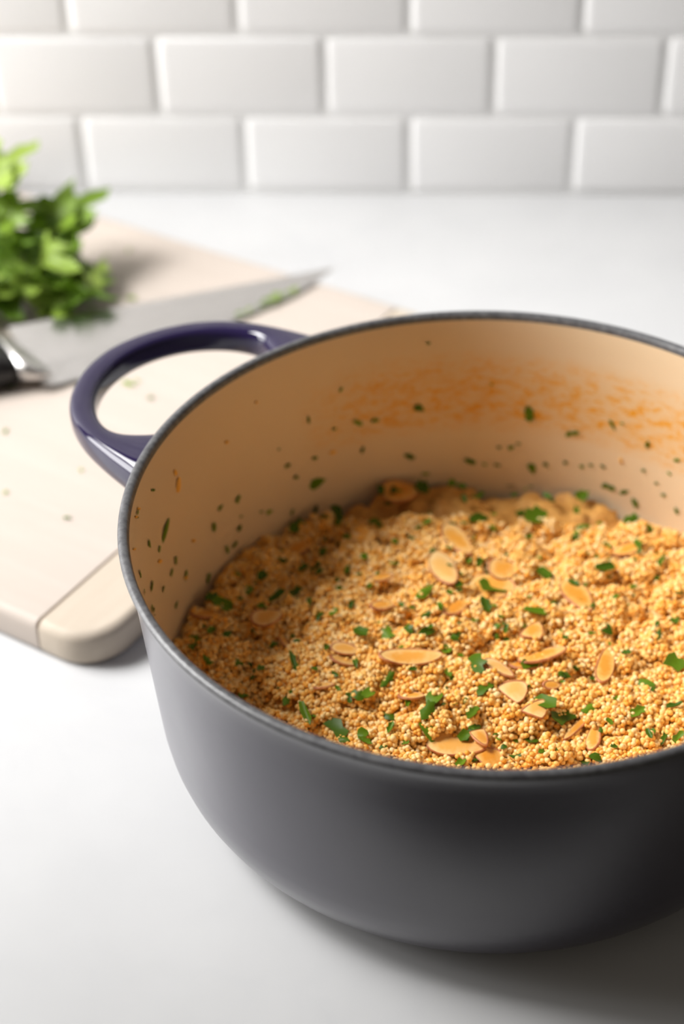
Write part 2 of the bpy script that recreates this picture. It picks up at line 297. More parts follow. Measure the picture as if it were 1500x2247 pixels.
FLECK = [(100.4, 1080, 23, 14, -174), (118.0, 926, 27, 17, 126), (125.3, 828, 48, 18, -95), (119.9, 737, 24, 15, 177), (114.8, 733, 58, 28, -151), (111.2, 727, 37, 27, -178), (102.2, 750, 60, 44, -142), (80.5, 720, 90, 54, -98), (114.1, 586, 41, 17, 107), (104.4, 502, 66, 36, -145), (124.6, 621, 32, 23, -159), (130.9, 640, 33, 26, 148), (129.2, 562, 32, 22, -156), (124.4, 484, 93, 68, 175), (86.1, 533, 23, 22, 177), (83.7, 535, 33, 26, 152), (82.3, 558, 27, 17, -174), (91.8, 453, 62, 33, -151), (88.9, 437, 23, 20, 178), (86.3, 437, 32, 20, -172), (79.2, 431, 67, 44, -107), (76.5, 466, 26, 27, 170), (72.5, 494, 24, 22, 167), (69.2, 490, 25, 23, -160), (67.3, 511, 20, 17, 164), (64.8, 519, 27, 20, -175), (71.7, 654, 71, 27, 152), (63.9, 742, 64, 19, -122), (62.0, 768, 18, 13, 162), (56.3, 705, 42, 21, 100), (49.7, 686, 37, 22, 155), (56.3, 569, 23, 16, 158), (50.8, 606, 24, 17, 175), (63.1, 422, 69, 37, 178), (59.7, 420, 60, 24, 141), (57.1, 384, 55, 35, -119), (47.8, 437, 37, 23, -111), (130.9, 387, 41, 22, 107), (125.5, 340, 70, 26, 105), (101.0, 397, 43, 20, 175), (144.1, 620, 40, 33, 122), (149.0, 644, 40, 28, 168), (151.8, 582, 54, 33, -91), (144.7, 473, 36, 31, 139), (143.9, 524, 29, 13, -149), (149.0, 418, 56, 21, -102), (146.6, 410, 42, 32, 142), (142.3, 306, 35, 29, 161), (136.4, 452, 44, 27, -169), (138.5, 480, 27, 15, -151), (147.8, 281, 67, 30, -146), (156.0, 369, 56, 42, 124), (163.5, 517, 52, 37, 114), (168.7, 627, 38, 44, 130), (166.2, 645, 40, 54, -89), (176.1, 910, 61, 33, -112), (172.0, 811, 31, 36, 136), (167.8, 833, 113, 81, 155), (-173.4, 964, 88, 33, -114), (179.9, 771, 86, 74, 176), (-173.5, 869, 24, 50, -77), (174.0, 641, 31, 24, 158), (169.2, 464, 45, 34, 166), (179.1, 1135, 30, 20, -172), (179.7, 1111, 56, 9, -142), (169.8, 1067, 53, 14, -144), (157.4, 292, 51, 51, 147), (-178.3, 683, 32, 24, 168), (-176.8, 719, 34, 28, 164), (-178.1, 657, 81, 5, -139), (132.6, 745, 21, 13, -155), (88.1, 862, 14, 14, 178), (53.2, 528, 22, 16, 156), (51.3, 487, 25, 18, 155)]
CRUMB = [(160.6, 1002, 42, 21, -113), (160.3, 936, 77, 39, -76), (158.6, 618, 38, 14, -144), (172.7, 760, 87, 18, -141), (-179.7, 1235, 57, 10, -143), (-173.1, 1092, 220, 10, -142), (177.9, 1121, 59, 11, -142), (163.5, 504, 43, 17, -142), (120.5, 616, 41, 19, -171), (136.5, 1026, 19, 12, -155), (144.9, 926, 28, 16, -151), (61.3, 577, 14, 32, 161)]
BITS = [(-1681, 8333, 66), (-1776, 8893, 40), (-1568, 7468, 76), (-1436, 7334, 35), (-1694, 6698, 30), (-1695, 6316, 35), (-2134, 7024, 46), (-2188, 7418, 51), (-2029, 6509, 25), (-1530, 7495, 35), (-1344, 6823, 20)]
# ---- couscous relief, shared by the grains and by what lies on them
def make_relief():
    rng = np.random.default_rng(7)
    N, L = 300, .138
    g = np.linspace(-L, L, N)
    X, Y = np.meshgrid(g, g, indexing='ij')
    rr = np.hypot(X, Y)
    H = .0335 + .0085 * np.clip(1 - (rr / .131) ** 2, 0, 1)
    for _ in range(26):                                   # broad swells
        cx, cy = rng.uniform(-.12, .12, 2); s = rng.uniform(.018, .04); a = rng.uniform(-.0022, .0026)
        H += a * np.exp(-((X - cx) ** 2 + (Y - cy) ** 2) / s ** 2)
    for k in range(15):                                   # bigger lumps heaped against the back of the pot
        t = math.radians(45 + 7 * k + rng.uniform(-3, 3)); q = rng.uniform(.112, .125); s = rng.uniform(.007, .012)
        H += rng.uniform(.001, .0045) * np.exp(-((X - q * math.cos(t)) ** 2 + (Y - q * math.sin(t)) ** 2) / s ** 2)
    H -= .0016
    base = H.copy()
    step = g[1] - g[0]
    for n, r0, r1, a0, a1, sink in ((330, .0055, .0125, .62, 1.0, .30), (2100, .0024, .0052, .75, 1.15, .38)):
        out = H - (.0034 if n < 1000 else .0020)
        for _ in range(n):                                # clumps of grains, each a low dome
            cx, cy = rng.uniform(-.13, .13, 2)
            if cx * cx + cy * cy > .13 ** 2: continue
            r = rng.uniform(r0, r1); a = rng.uniform(a0, a1)
            i0, i1 = max(0, int((cx - r + L) / step)), min(N, int((cx + r + L) / step) + 2)
            j0, j1 = max(0, int((cy - r + L) / step)), min(N, int((cy + r + L) / step) + 2)
            d2 = ((X[i0:i1, j0:j1] - cx) ** 2 + (Y[i0:i1, j0:j1] - cy) ** 2) / (r * r)
            zc = H[min(N - 1, int((cx + L) / step)), min(N - 1, int((cy + L) / step))]
            dome = zc - sink * r * a + a * r * np.sqrt(np.clip(1 - d2, 0, None)) * .62
            cur = out[i0:i1, j0:j1]
            out[i0:i1, j0:j1] = np.where(d2 < 1, np.maximum(cur, dome), cur)
        H = out
    return g, H, base
GX, HH, HB = make_relief()
def relief(x, y, F=None):                                 # x, y in the pot's own frame
    F = HH if F is None else F
    n = len(GX); s = (n - 1) / (GX[-1] - GX[0])
    u = np.clip((np.asarray(x) - GX[0]) * s, 0, n - 1.001); v = np.clip((np.asarray(y) - GX[0]) * s, 0, n - 1.001)
    i = u.astype(int); j = v.astype(int); u = u - i; v = v - j
    return F[i, j]*(1-u)*(1-v) + F[i+1, j]*u*(1-v) + F[i, j+1]*(1-u)*v + F[i+1, j+1]*u*v
# ------------------------------------------------------------------ couscous: a bed and some fifty thousand grains on it
def room(z):                                              # inner radius of the pot at height z, rounded corner included
    return r_in(z) if z > .036 else r_in(.036) - .034 * (1 - math.sqrt(max(0, 1 - ((.036 - z) / .028) ** 2)))
def build_couscous():
    rng = np.random.default_rng(3)
    pts = []
    def layer(sp, dz0, dz1):
        n = int(.27 / sp); i, j = np.meshgrid(np.arange(n), np.arange(n), indexing='ij')
        x = -.135 + (i + .5 * (j % 2)) * sp + rng.uniform(-.4, .4, i.shape) * sp
        y = -.135 + j * sp * .87 + rng.uniform(-.4, .4, i.shape) * sp
        x, y = x.ravel(), y.ravel(); k = np.hypot(x, y) < .1296; x, y = x[k], y[k]
        pts.append(np.stack([x, y, relief(x, y) + rng.uniform(dz0, dz1, len(x))], 1))
    layer(.00170, -.0008, .0005); layer(.0017, -.0023, -.0010); layer(.0040, .0003, .0013)
    P = np.concatenate(pts)
    P = P[np.hypot(P[:, 0], P[:, 1]) < np.array([room(z) for z in P[:, 2]]) - .0012]
    keep = np.ones(len(P), bool)
    for x, y, z, L, w, hd in ALMOND:                       # no grain pokes up through a slice lying flat
        if w < 60: continue
        x, y, z, L, w = (q * 1e-4 for q in (x, y, z, L, w)); c, s = math.cos(R(hd)), math.sin(R(hd))
        u = ((P[:, 0]-x) * c + (P[:, 1]-y) * s) / (L / 2); v = (-(P[:, 0]-x) * s + (P[:, 1]-y) * c) / (w / 2)
        keep &= ~((u*u + v*v < .62) & (P[:, 2] > z - .0018))
    P = P[keep]; n = len(P)
    lum = rng.uniform(.00085, .00122, n)
    S = lum[:, None] * rng.uniform(.86, 1.16, (n, 3)); A = rng.uniform(0, 6.28, (n, 3))
    g = np.linspace(-.13, .13, 90); bx, by = np.meshgrid(g, g, indexing='ij'); idx = -np.ones(bx.shape, int)
    bv, bf = [], []
    for i in range(90):
        for j in range(90):
            if math.hypot(bx[i, j], by[i, j]) < room(float(relief(bx[i, j], by[i, j])) - .0032) - .0012: idx[i, j] = len(bv); bv.append((bx[i, j], by[i, j], float(relief(bx[i, j], by[i, j])) - .0032))
    for i in range(89):
        for j in range(89):
            q = (idx[i, j], idx[i+1, j], idx[i+1, j+1], idx[i, j+1])
            if min(q) >= 0: bf.append(tuple(int(k) for k in q))
    me = mesh('couscous', [*bv, *P.tolist()], bf, M['bed'])
    nb = len(bv)
    for nm, arr in (('grain_size', S), ('grain_turn', A)):
        at = me.attributes.new(nm, 'FLOAT_VECTOR', 'POINT'); at.data.foreach_set('vector', np.concatenate([np.zeros((nb, 3)), arr]).astype(np.float32).ravel())
    at = me.attributes.new('is_grain', 'BOOLEAN', 'POINT'); at.data.foreach_set('value', np.concatenate([np.zeros(nb, bool), np.ones(n, bool)]))
    o = tag(obj('couscous', me), 'golden orange couscous filling the lower part of the pot', 'couscous', kind='stuff'); o.location = POT
    ng = bpy.data.node_groups.new('grains', 'GeometryNodeTree')
    ng.interface.new_socket('Geometry', in_out='INPUT', socket_type='NodeSocketGeometry'); ng.interface.new_socket('Geometry', in_out='OUTPUT', socket_type='NodeSocketGeometry')
    N = ng.nodes.new; l = ng.links.new
    gi, go = N('NodeGroupInput'), N('NodeGroupOutput'); ico = N('GeometryNodeMeshIcoSphere'); ico.inputs['Radius'].default_value = 1; ico.inputs['Subdivisions'].default_value = 2
    sm = N('GeometryNodeSetShadeSmooth'); mt = N('GeometryNodeSetMaterial'); mt.inputs['Material'].default_value = M['grain']
    ip = N('GeometryNodeInstanceOnPoints'); jn = N('GeometryNodeJoinGeometry')
    def attr(name, typ):
        a = N('GeometryNodeInputNamedAttribute'); a.data_type = typ; a.inputs['Name'].default_value = name; return a.outputs['Attribute']
    l(ico.outputs['Mesh'], sm.inputs[0]); l(sm.outputs[0], mt.inputs[0]); l(gi.outputs[0], ip.inputs['Points']); l(mt.outputs[0], ip.inputs['Instance'])
    l(attr('is_grain', 'BOOLEAN'), ip.inputs['Selection']); l(attr('grain_size', 'FLOAT_VECTOR'), ip.inputs['Scale'])
    e2r = N('FunctionNodeEulerToRotation'); l(attr('grain_turn', 'FLOAT_VECTOR'), e2r.inputs[0]); l(e2r.outputs[0], ip.inputs['Rotation'])
    dl = N('GeometryNodeDeleteGeometry'); l(gi.outputs[0], dl.inputs[0]); l(attr('is_grain', 'BOOLEAN'), dl.inputs['Selection'])
    l(dl.outputs[0], jn.inputs[0]); l(ip.outputs[0], jn.inputs[0]); l(jn.outputs[0], go.inputs[0])
    md = o.modifiers.new('grains', 'NODES'); md.node_group = ng
build_couscous()

# ------------------------------------------------------------------ thin pieces: almond slices, chopped parsley, flecks
def flake(name, outline, thick, bend, mat, rings=(1.0, .55)):
    n = len(outline); vs, fs = [], []
    for side in (1, -1):
        o0 = len(vs)
        for q in rings:
            t = thick / 2 * (1 if q < .9 else .55)
            for x, y in outline: vs.append((x*q, y*q, bend(x*q, y*q) + side * t))
        vs.append((0, 0, bend(0, 0) + side * thick / 2))
        for r_ in range(len(rings) - 1):
            for k in range(n):
                f = (o0 + r_*n + k, o0 + r_*n + (k+1) % n, o0 + (r_+1)*n + (k+1) % n, o0 + (r_+1)*n + k); fs.append(f if side > 0 else f[::-1])
        for k in range(n):
            b = o0 + (len(rings)-1)*n; f = (b + k, b + (k+1) % n, o0 + len(rings)*n); fs.append(f if side > 0 else f[::-1])
    h, b0 = len(vs) // 2, len(vs)                          # the cut edge has corners of its own, so that it stays crisp
    vs += [vs[k] for k in range(n)] + [vs[h + k] for k in range(n)]
    for k in range(n): fs.append((b0 + k, b0 + n + k, b0 + n + (k+1) % n, b0 + (k+1) % n))
    return mesh(name, vs, fs, mat)
def almond_outline(L, w, n=22, cut=None):
    pts = []
    for k in range(n):
        t = 2 * math.pi * k / n; x = math.cos(t); y = math.sin(t)
        y *= (1 - .22 * x) * abs(math.sin(t)) ** .12 if math.sin(t) else 0
        if cut is not None and x < cut: x = cut + (x - cut) * .12
        pts.append((x * L / 2, y * w / 2))
    return pts
def build_almond(i, x, y, z, L, w, hd, label, cut=None):
    rnd = random.Random(i * 7 + 1)
    x, y, z, L, w = (q * 1e-4 for q in (x, y, z, L, w))
    tilt, W = 0.0, max(w, .0030)
    if w < .0062 and abs(math.sin(R(hd))) < .6:
        W = min(.0105, L * .55); s = math.sin(R(hd)); near = 1 if math.cos(R(hd)) >= 0 else -1
        tilt = -near * (R(38) - math.asin(.616 * w / W)) if abs(s) < .75 else near * R(55)
        z -= W * .22 * abs(math.sin(tilt))
    else: tilt = rnd.uniform(-.14, .14)
    kx, ky, tw = rnd.uniform(-4, 9), rnd.uniform(-10, 14), rnd.uniform(-6, 6)
    bend = lambda a, b: kx * a * a + ky * b * b + tw * a * b * 2
    out = almond_outline(L, W, cut=cut); th = .0011
    o = tag(obj('almond_slice', flake('almond_slice', out, th, bend, M['almond'])), label, 'almond slice', 'toasted almond slices in the couscous')
    o.location = (POT.x + x, POT.y + y, z - .0006)
    o.rotation_euler = (Matrix.Rotation(R(hd), 3, 'Z') @ Matrix.Rotation(rnd.uniform(-.12, .12), 3, 'Y') @ Matrix.Rotation(tilt, 3, 'X')).to_euler()
    sk = rnd.uniform(0, 6.28)
    vs, fs, n = [], [], len(out)                           # the brown skin runs round the rim of the slice
    for k, (a, b) in enumerate(out):
        d = Vector((a, b, 0)).normalized(); zc = bend(a, b)
        g = .1 if cut is not None and a < cut * L / 2 * .97 else max(.05, min(1., .55 + 1.1 * math.sin(2 * math.pi * k / n + sk)))
        for u, v in ((-.0005 * g - .0002, .00058), (.00018 * g, .00036), (.00018 * g, -.00036), (-.0005 * g - .0002, -.00058)): vs.append((a + d.x*u, b + d.y*u, zc + v))
    for k in range(n):
        k2 = (k + 1) % n
        for q in range(4): fs.append((k*4+q, k2*4+q, k2*4+(q+1) % 4, k*4+(q+1) % 4))
    tag(obj('skin', mesh('skin', vs, fs, M['skin']), o), 'red-brown skin edge')
ALMOND_LABELS = [
 'amber almond slice leaning just behind the round brown-edged slice', 'round brown-edged almond slice lying in the middle rear of the couscous', 'pale almond slice half hidden behind the slice topped with parsley',
 'wide almond slice with a dark curl of parsley lying on it', 'tilted oval almond slice with two parsley threads on its face', 'long pointed almond slice lying flat, the widest one in mid pot',
 'stubby upright golden almond piece half sunk in the couscous', 'thin curved almond slice bent like a bow beside the stubby golden piece', 'slim almond slice pointing down right beside a large parsley leaf',
 'blunt cream almond slice with a pink line near its end', 'broken almond slice with a red edge just in front of the blunt cream one', 'thin almond sliver standing on edge and pointing to the upper right',
 'small pale oval almond slice standing near the front rim', 'folded upright almond slice with a pink fold line', 'large amber almond slice at the front with parsley bits on top',
 'fan shaped almond slice touching the front rim', 'cream almond slice tucked under the large amber front slice', 'pale flat almond slice on the edge of the shade',
 'narrow almond slice at the rear edge of the shade', 'small almond slice just left of the round brown-edged slice and lower', 'big dark amber almond slice at the far left of the couscous by the back wall',
 'dim amber almond slice lying in the shaded left couscous', 'brown edged almond strip just below the pale flat slice at the shade', 'thin almond edge showing in the shaded front left couscous', 'pinkish thin almond edge between two parsley bits at the front',
 'rounded amber almond slice by the back wall in shade', 'square amber almond slice by the back wall behind the light patch', 'curved almond strip against the shaded left wall', 'reddish almond slice in the shaded rear left corner', 'orange almond strip just behind the blunt cream slice',
 'small golden almond slice behind the long pointed slice', 'almond slice half buried toward the right rear', 'short pink almond chip near the red edged broken slice', 'slim dim almond strip in the shaded left front']
CUT = {6: -.35, 9: -.3, 10: -.2, 15: -.55, 25: -.5, 26: -.4, 16: -.3}
for i, q in enumerate(ALMOND):
    if i not in (25, 26): build_almond(i, *q, ALMOND_LABELS[i], CUT.get(i))

def leaf_bits():
    """seven chopped shapes of unit length and width: jagged leaf tips, wedges, shreds"""
    shapes = [
     [(-.5, -.12), (-.30, -.30), (-.05, -.42), (.12, -.30), (.28, -.45), (.40, -.20), (.5, .02), (.34, .18), (.22, .44), (.0, .30), (-.18, .46), (-.34, .22), (-.48, .10)],
     [(-.5, -.3), (-.2, -.46), (.1, -.40), (.38, -.22), (.5, .05), (.25, .30), (.0, .48), (-.3, .36), (-.46, .1)],
     [(-.5, .0), (-.22, -.34), (.05, -.25), (.2, -.48), (.32, -.22), (.5, -.12), (.40, .14), (.46, .40), (.16, .32), (-.06, .5), (-.25, .26)],
     [(-.5, -.18), (-.1, -.46), (.34, -.34), (.5, .0), (.30, .42), (-.06, .36), (-.42, .3)],
     [(-.5, .1), (-.40, -.2), (-.1, -.28), (.15, -.5), (.42, -.36), (.5, -.05), (.25, .08), (.3, .42), (.02, .3), (-.2, .5), (-.38, .34)],
     [(-.5, -.42), (-.08, -.3), (.3, -.48), (.5, -.1), (.36, .3), (.05, .26), (-.2, .48), (-.46, .2)],
     [(-.5, -.05), (-.28, -.45), (.06, -.38), (.5, .0), (.08, .40), (-.3, .45)]]
    out = []
    for i, s in enumerate(shapes):
        k1, k2, k3 = ((.5, .9, .3), (-.5, .7, -.4), (.7, -.6, .5), (.3, 1.1, .2), (-.7, .5, .6), (.8, .6, -.3), (-.3, -.8, .3))[i]
        out.append(flake('parsley_piece', s, .10, (lambda a, b, k1=k1, k2=k2, k3=k3: k1*a*a*.9 + k2*abs(b)*.5 + k3*a*b*.8), M['parsley']))
    return out
BITS_ME = leaf_bits()
SPECIAL = {0: 'frilly green parsley cluster at the rear middle of the couscous', 3: 'upright parsley leaf piece in the middle, right of the parsley-topped almond', 5: 'dark curled parsley lying on the wide almond slice',
 6: 'parsley strip right at the lower left of the round almond slice', 10: 'long flat parsley piece in front of the tilted oval almond slice', 15: 'parsley piece just behind the long pointed almond slice',
 18: 'large torn parsley leaf left of the slim down-pointing almond slice', 19: 'dark parsley leaf in front of the bow-shaped almond slice', 22: 'glossy crumpled parsley piece just behind the smooth square leaf', 23: 'smooth folded parsley leaf behind the large amber front almond',
 24: 'tall dark parsley leaf beside the red-edged broken almond slice', 26: 'curled bright parsley leaf behind the upright almond sliver', 27: 'bright parsley tip touching the upright almond sliver', 30: 'slim parsley strip lying on the large amber front almond', 31: 'small square parsley bit on the large amber front almond',
 33: 'flat heart shaped parsley piece alone near the front rim', 61: 'broad parsley leaf piece behind the pale flat almond slice', 68: 'long curled parsley thread in front of the brown edged almond strip', 69: 'wide two lobed parsley piece on the front left lit couscous', 78: 'dark parsley leaf standing at the shaded front left', 77: 'parsley leaf standing in a hollow in the shaded front', 80: 'frilly pale parsley cluster at the front left close to the rim'}
NICK = ['amber almond slice behind the round one', 'round brown-edged almond slice', 'half hidden pale almond slice', 'parsley-topped wide almond slice', 'tilted oval almond slice at the right',
 'long pointed almond slice', 'stubby upright golden almond piece', 'bow-shaped thin almond slice', 'slim down-pointing almond slice', 'blunt cream almond slice', 'red-edged broken almond slice', 'almond sliver on edge',
 'small pale oval almond by the front rim', 'folded upright almond slice', 'large amber front almond slice', 'fan shaped front almond slice', 'cream almond under the large front one', 'flat almond slice at the edge of shade',
 'narrow rear almond slice at the shade', 'small almond left of the round one', 'big dark almond by the back wall', 'dim almond slice in the left shade', 'brown edged almond strip', 'thin almond edge in front left shade', 'pinkish thin almond edge at the front',
 '', '', 'curved almond strip by the left wall', 'reddish almond in the rear left shade', 'orange strip behind the blunt slice', 'small golden almond behind the long slice', 'half buried almond at the right rear', 'short pink almond chip', 'slim dim almond strip in front left shade']
def name_parsley(where):
    seen = {}
    for i, (x, y, L, o) in enumerate(where):
        if i in SPECIAL: tag(o, SPECIAL[i], 'parsley piece', 'large parsley pieces on the couscous'); continue
        d, k = min((math.hypot(x - q[0] * 1e-4, (y - q[1] * 1e-4) * .62), k) for k, q in enumerate(ALMOND) if k not in (25, 26))
        dx, dy = x - ALMOND[k][0] * 1e-4, (y - ALMOND[k][1] * 1e-4) * .62
        ang = math.degrees(math.atan2(dy, dx)) % 360
        side = ['right of', 'right and behind', 'behind', 'left and behind', 'left of', 'left and in front of', 'in front of', 'right and in front of'][int((ang + 22.5) // 45) % 8]
        seen.setdefault((k, side), []).append((d, L, o))
    for (k, side), lst in seen.items():
        lst.sort(key=lambda q: q[0])
        for j, (d, L, o) in enumerate(lst):
            how = '' if len(lst) == 1 else (', nearest it' if j == 0 else ', farthest off' if j == len(lst) - 1 else ', between others')
            size = 'large' if L > .0085 else 'small' if L < .004 else 'chopped'
            tag(o, f'{size} parsley {side} {NICK[k]}{how}', 'parsley piece', 'chopped parsley pieces on the couscous')
def scatter_parsley():
    rnd = random.Random(5); where = []
    for i, (x, y, z, L, w, hd) in enumerate(PARSLEY):
        x, y, z, L, w = (q * 1e-4 for q in (x, y, z, L, w))
        o = bpy.data.objects.new('parsley_piece', BITS_ME[i % 7]); link(o)
        o.location = (POT.x + x, POT.y + y, z + .0003)
        o.scale = (L * 1.12, max(w, .0022) * 1.18, min(L, .006) * .9)
        o.rotation_euler = (Matrix.Rotation(R(hd), 3, 'Z') @ Matrix.Rotation(rnd.uniform(-.3, .3), 3, 'Y') @ Matrix.Rotation(rnd.uniform(-.15, .4), 3, 'X')).to_euler()
        where.append((x, y, L, o))
    name_parsley(where)
    n = len(PARSLEY)
    for k in range(136):                                   # the finest chopped specks between them
        for _ in range(50):
            a, r = rnd.uniform(0, 6.283), .122 * math.sqrt(rnd.random()); x, y = r * math.cos(a), r * math.sin(a)
            if k > 121: a = R(60 + 75 * rnd.random()); r = rnd.uniform(.108, .121); x, y = r * math.cos(a), r * math.sin(a)
            if y > -.066 and x < .095: break
        o = bpy.data.objects.new('parsley_piece', BITS_ME[k % 7]); link(o)
        s = rnd.uniform(.0017, .0036) if k <= 121 else rnd.uniform(.0035, .0060)
        o.location = (POT.x + x, POT.y + y, float(relief(x, y)) + .0018); o.scale = (s, s * rnd.uniform(.45, .9), s)
        o.rotation_euler = (rnd.uniform(-.5, .5), rnd.uniform(-.4, .4), rnd.uniform(0, 6.28))
        q = 'by the back wall of the pot' if k > 121 else 'in the shaded left' if x + .35 * y < -.038 else 'in the lit rear' if y > .03 else 'in the lit right' if x > .035 else 'in the lit front'
        tag(o, f'fine green parsley speck {q} of the couscous' if k <= 121 else f'dark parsley speck on the couscous {q}', 'parsley piece', 'fine parsley specks in the couscous')
scatter_parsley()

def on_wall(name, me, an, z, L, w, hd, lift, thick, label, cat, group):
    z, L, w = z * 1e-4, L * 1e-4, w * 1e-4
    if an > 163 or an < -160: L, w, z = min(L, .0062 if L < .0112 else .0115), min(w, .0028 if L < .0112 else .0050), min(z, .1125)
    th = R(an); r = r_in(z) - lift
    o = bpy.data.objects.new(name, me); link(o)
    t = Vector((-math.sin(th), math.cos(th), 0)); u = Vector((0, 0, 1)); nrm = Vector((-math.cos(th), -math.sin(th), 0))
    a = t * math.cos(R(hd)) + u * math.sin(R(hd)); b = nrm.cross(a)
    m = Matrix((a * L, b * w, nrm * thick)).transposed().to_4x4(); m.translation = Vector((POT.x + r * math.cos(th), POT.y + r * math.sin(th), z))
    o.matrix_world = m
    return tag(o, label, cat, group)
FLAT_ME = []
for i in range(7):
    me = BITS_ME[i].copy()
    for v in me.vertices: v.co.z *= .35
    FLAT_ME.append(me)
WALL_SPECIAL = {7: 'largest dark parsley triangle stuck high on the back wall of the pot', 6: 'dark parsley flake on the back wall left of the largest triangle', 57: 'long tapered parsley piece stuck on the left inner wall of the pot', 13: 'dark clump of parsley low on the rear left inner wall'}
for i, (an, z, L, w, hd) in enumerate(FLECK):
    lab = WALL_SPECIAL.get(i); gr = 'parsley flecks stuck inside the pot'
    if not lab:
        side = 'back right' if 0 < an < 76 else 'back' if 0 < an < 104 else 'back left' if 0 < an < 133 else 'rear left' if 0 < an < 160 else 'shaded left'
        lvl = 'just above the couscous' if z < 460 else 'a third of the way up' if z < 580 else 'at mid height' if z < 720 else 'high up'
        lab = ('larger' if L * w > 1400 else 'tiny' if L * w < 560 else 'small') + f' parsley fleck stuck {lvl} on the {side} inner wall'
    on_wall('parsley_fleck', FLAT_ME[i % 7], an, z, L, w, hd, .0004, .0022, lab, 'parsley fleck', gr)
def crumb_mesh():
    bm = bmesh.new(); bmesh.ops.create_icosphere(bm, subdivisions=2, radius=.5)
    rn = random.Random(2)
    for v in bm.verts: v.co *= 1 + rn.uniform(-.18, .18)
    return bm_mesh('couscous_crumb', bm, M['crumb'])
CR = crumb_mesh()
for i, (an, z, L, w, hd) in enumerate(CRUMB):
    lab = {0: 'orange crumb at the top of the smear on the left inner wall', 1: 'longest orange smear of couscous on the left inner wall'}.get(i, 'small orange crumb ' + ('high up' if z > 900 else 'low down') + ' on the ' + ('left' if an > 146 or an < 0 else 'back') + ' inner wall of the pot')
    on_wall('couscous_crumb', CR, an, z, L, w, hd, .0002, .0012, lab, 'crumb', 'orange crumbs stuck inside the pot')

# ------------------------------------------------------------------ chopping board
BA = R(-29.5)                                              # direction of its long grain, seen from above
bu, bv_ = Vector((math.cos(BA), math.sin(BA), 0)), Vector((-math.sin(BA), math.cos(BA), 0))
BT = .018
board = tag(empty('chopping_board', (-.1440, .5420, 0)), 'pale maple chopping board with a joined end strip, behind the pot', 'chopping board')
board.rotation_euler = (0, 0, BA)
def slab(x0, x1, y0, y1, rnd_corners, rc, mat, name):
    """a plank with rounded plan corners where asked and softly rounded top and bottom edges"""
    pts = []
    for cx, cy, sx, sy, key in ((x1, y0, -1, 1, 'se'), (x1, y1, -1, -1, 'ne'), (x0, y1, 1, -1, 'nw'), (x0, y0, 1, 1, 'sw')):
        r = rc if key in rnd_corners else .0006
        a0 = {'se': -90, 'ne': 0, 'nw': 90, 'sw': 180}[key]
        for k in range(9): a = R(a0 + 90 * k / 8); pts.append((cx + sx * r + r * math.cos(a), cy + sy * r + r * math.sin(a)))
    n = len(pts); vs, fs = [], []
    cx, cy = (x0 + x1) / 2, (y0 + y1) / 2
    E = .0042
    lay = [(1 - math.cos(R(q)), math.sin(R(q))) for q in (0, 30, 60, 90)]
    levels = [(E * (1 - math.sin(R(q))), E * (1 - math.cos(R(q)))) for q in (0, 30, 60, 90)] + [(E * (1 - math.cos(R(q))) * 0 + E * (1 - math.sin(R(90 - q))) , BT - E * (1 - math.cos(R(90 - q)))) for q in (0, 30, 60, 90)]
    joint = (-1 if 'sw' not in rnd_corners and 'nw' not in rnd_corners else 0)
    for ins, z in levels:
        for x, y in pts:
            ix = ins if not ((joint and x < x0 + .001) or ('se' not in rnd_corners and x > x1 - .001)) else min(ins, .0005)
            dx = min(1, (x - cx) / ((x1 - x0) / 2 - ix + 1e-9) if 0 else 1)
            vs.append((x - math.copysign(ix, x - cx) * (abs(x - cx) / ((x1 - x0) / 2)) ** 1, y - math.copysign(ins, y - cy) * (abs(y - cy) / ((y1 - y0) / 2)), z))
    for i in range(len(levels) - 1):
        for k in range(n): k2 = (k + 1) % n; fs.append((i*n+k, i*n+k2, (i+1)*n+k2, (i+1)*n+k))
    fs.append(tuple(range(n))[::-1]); fs.append(tuple((len(levels)-1)*n + k for k in range(n)))
    me = mesh(name, vs, fs, mat, True)
    try: me.polygons[-1].use_smooth = me.polygons[-2].use_smooth = False
    except Exception: pass
    return me
W_B = .3130
# local frame: x to the right end, y away from the camera
obj('end_strip', slab(-.0300, .0030, 0, W_B, ('se', 'ne'), .022, M['strip'], 'end_strip'), board)
obj('board_panel', slab(-.47, -.0306, 0, W_B, ('nw', 'sw'), .022, M['board'], 'board_panel'), board)

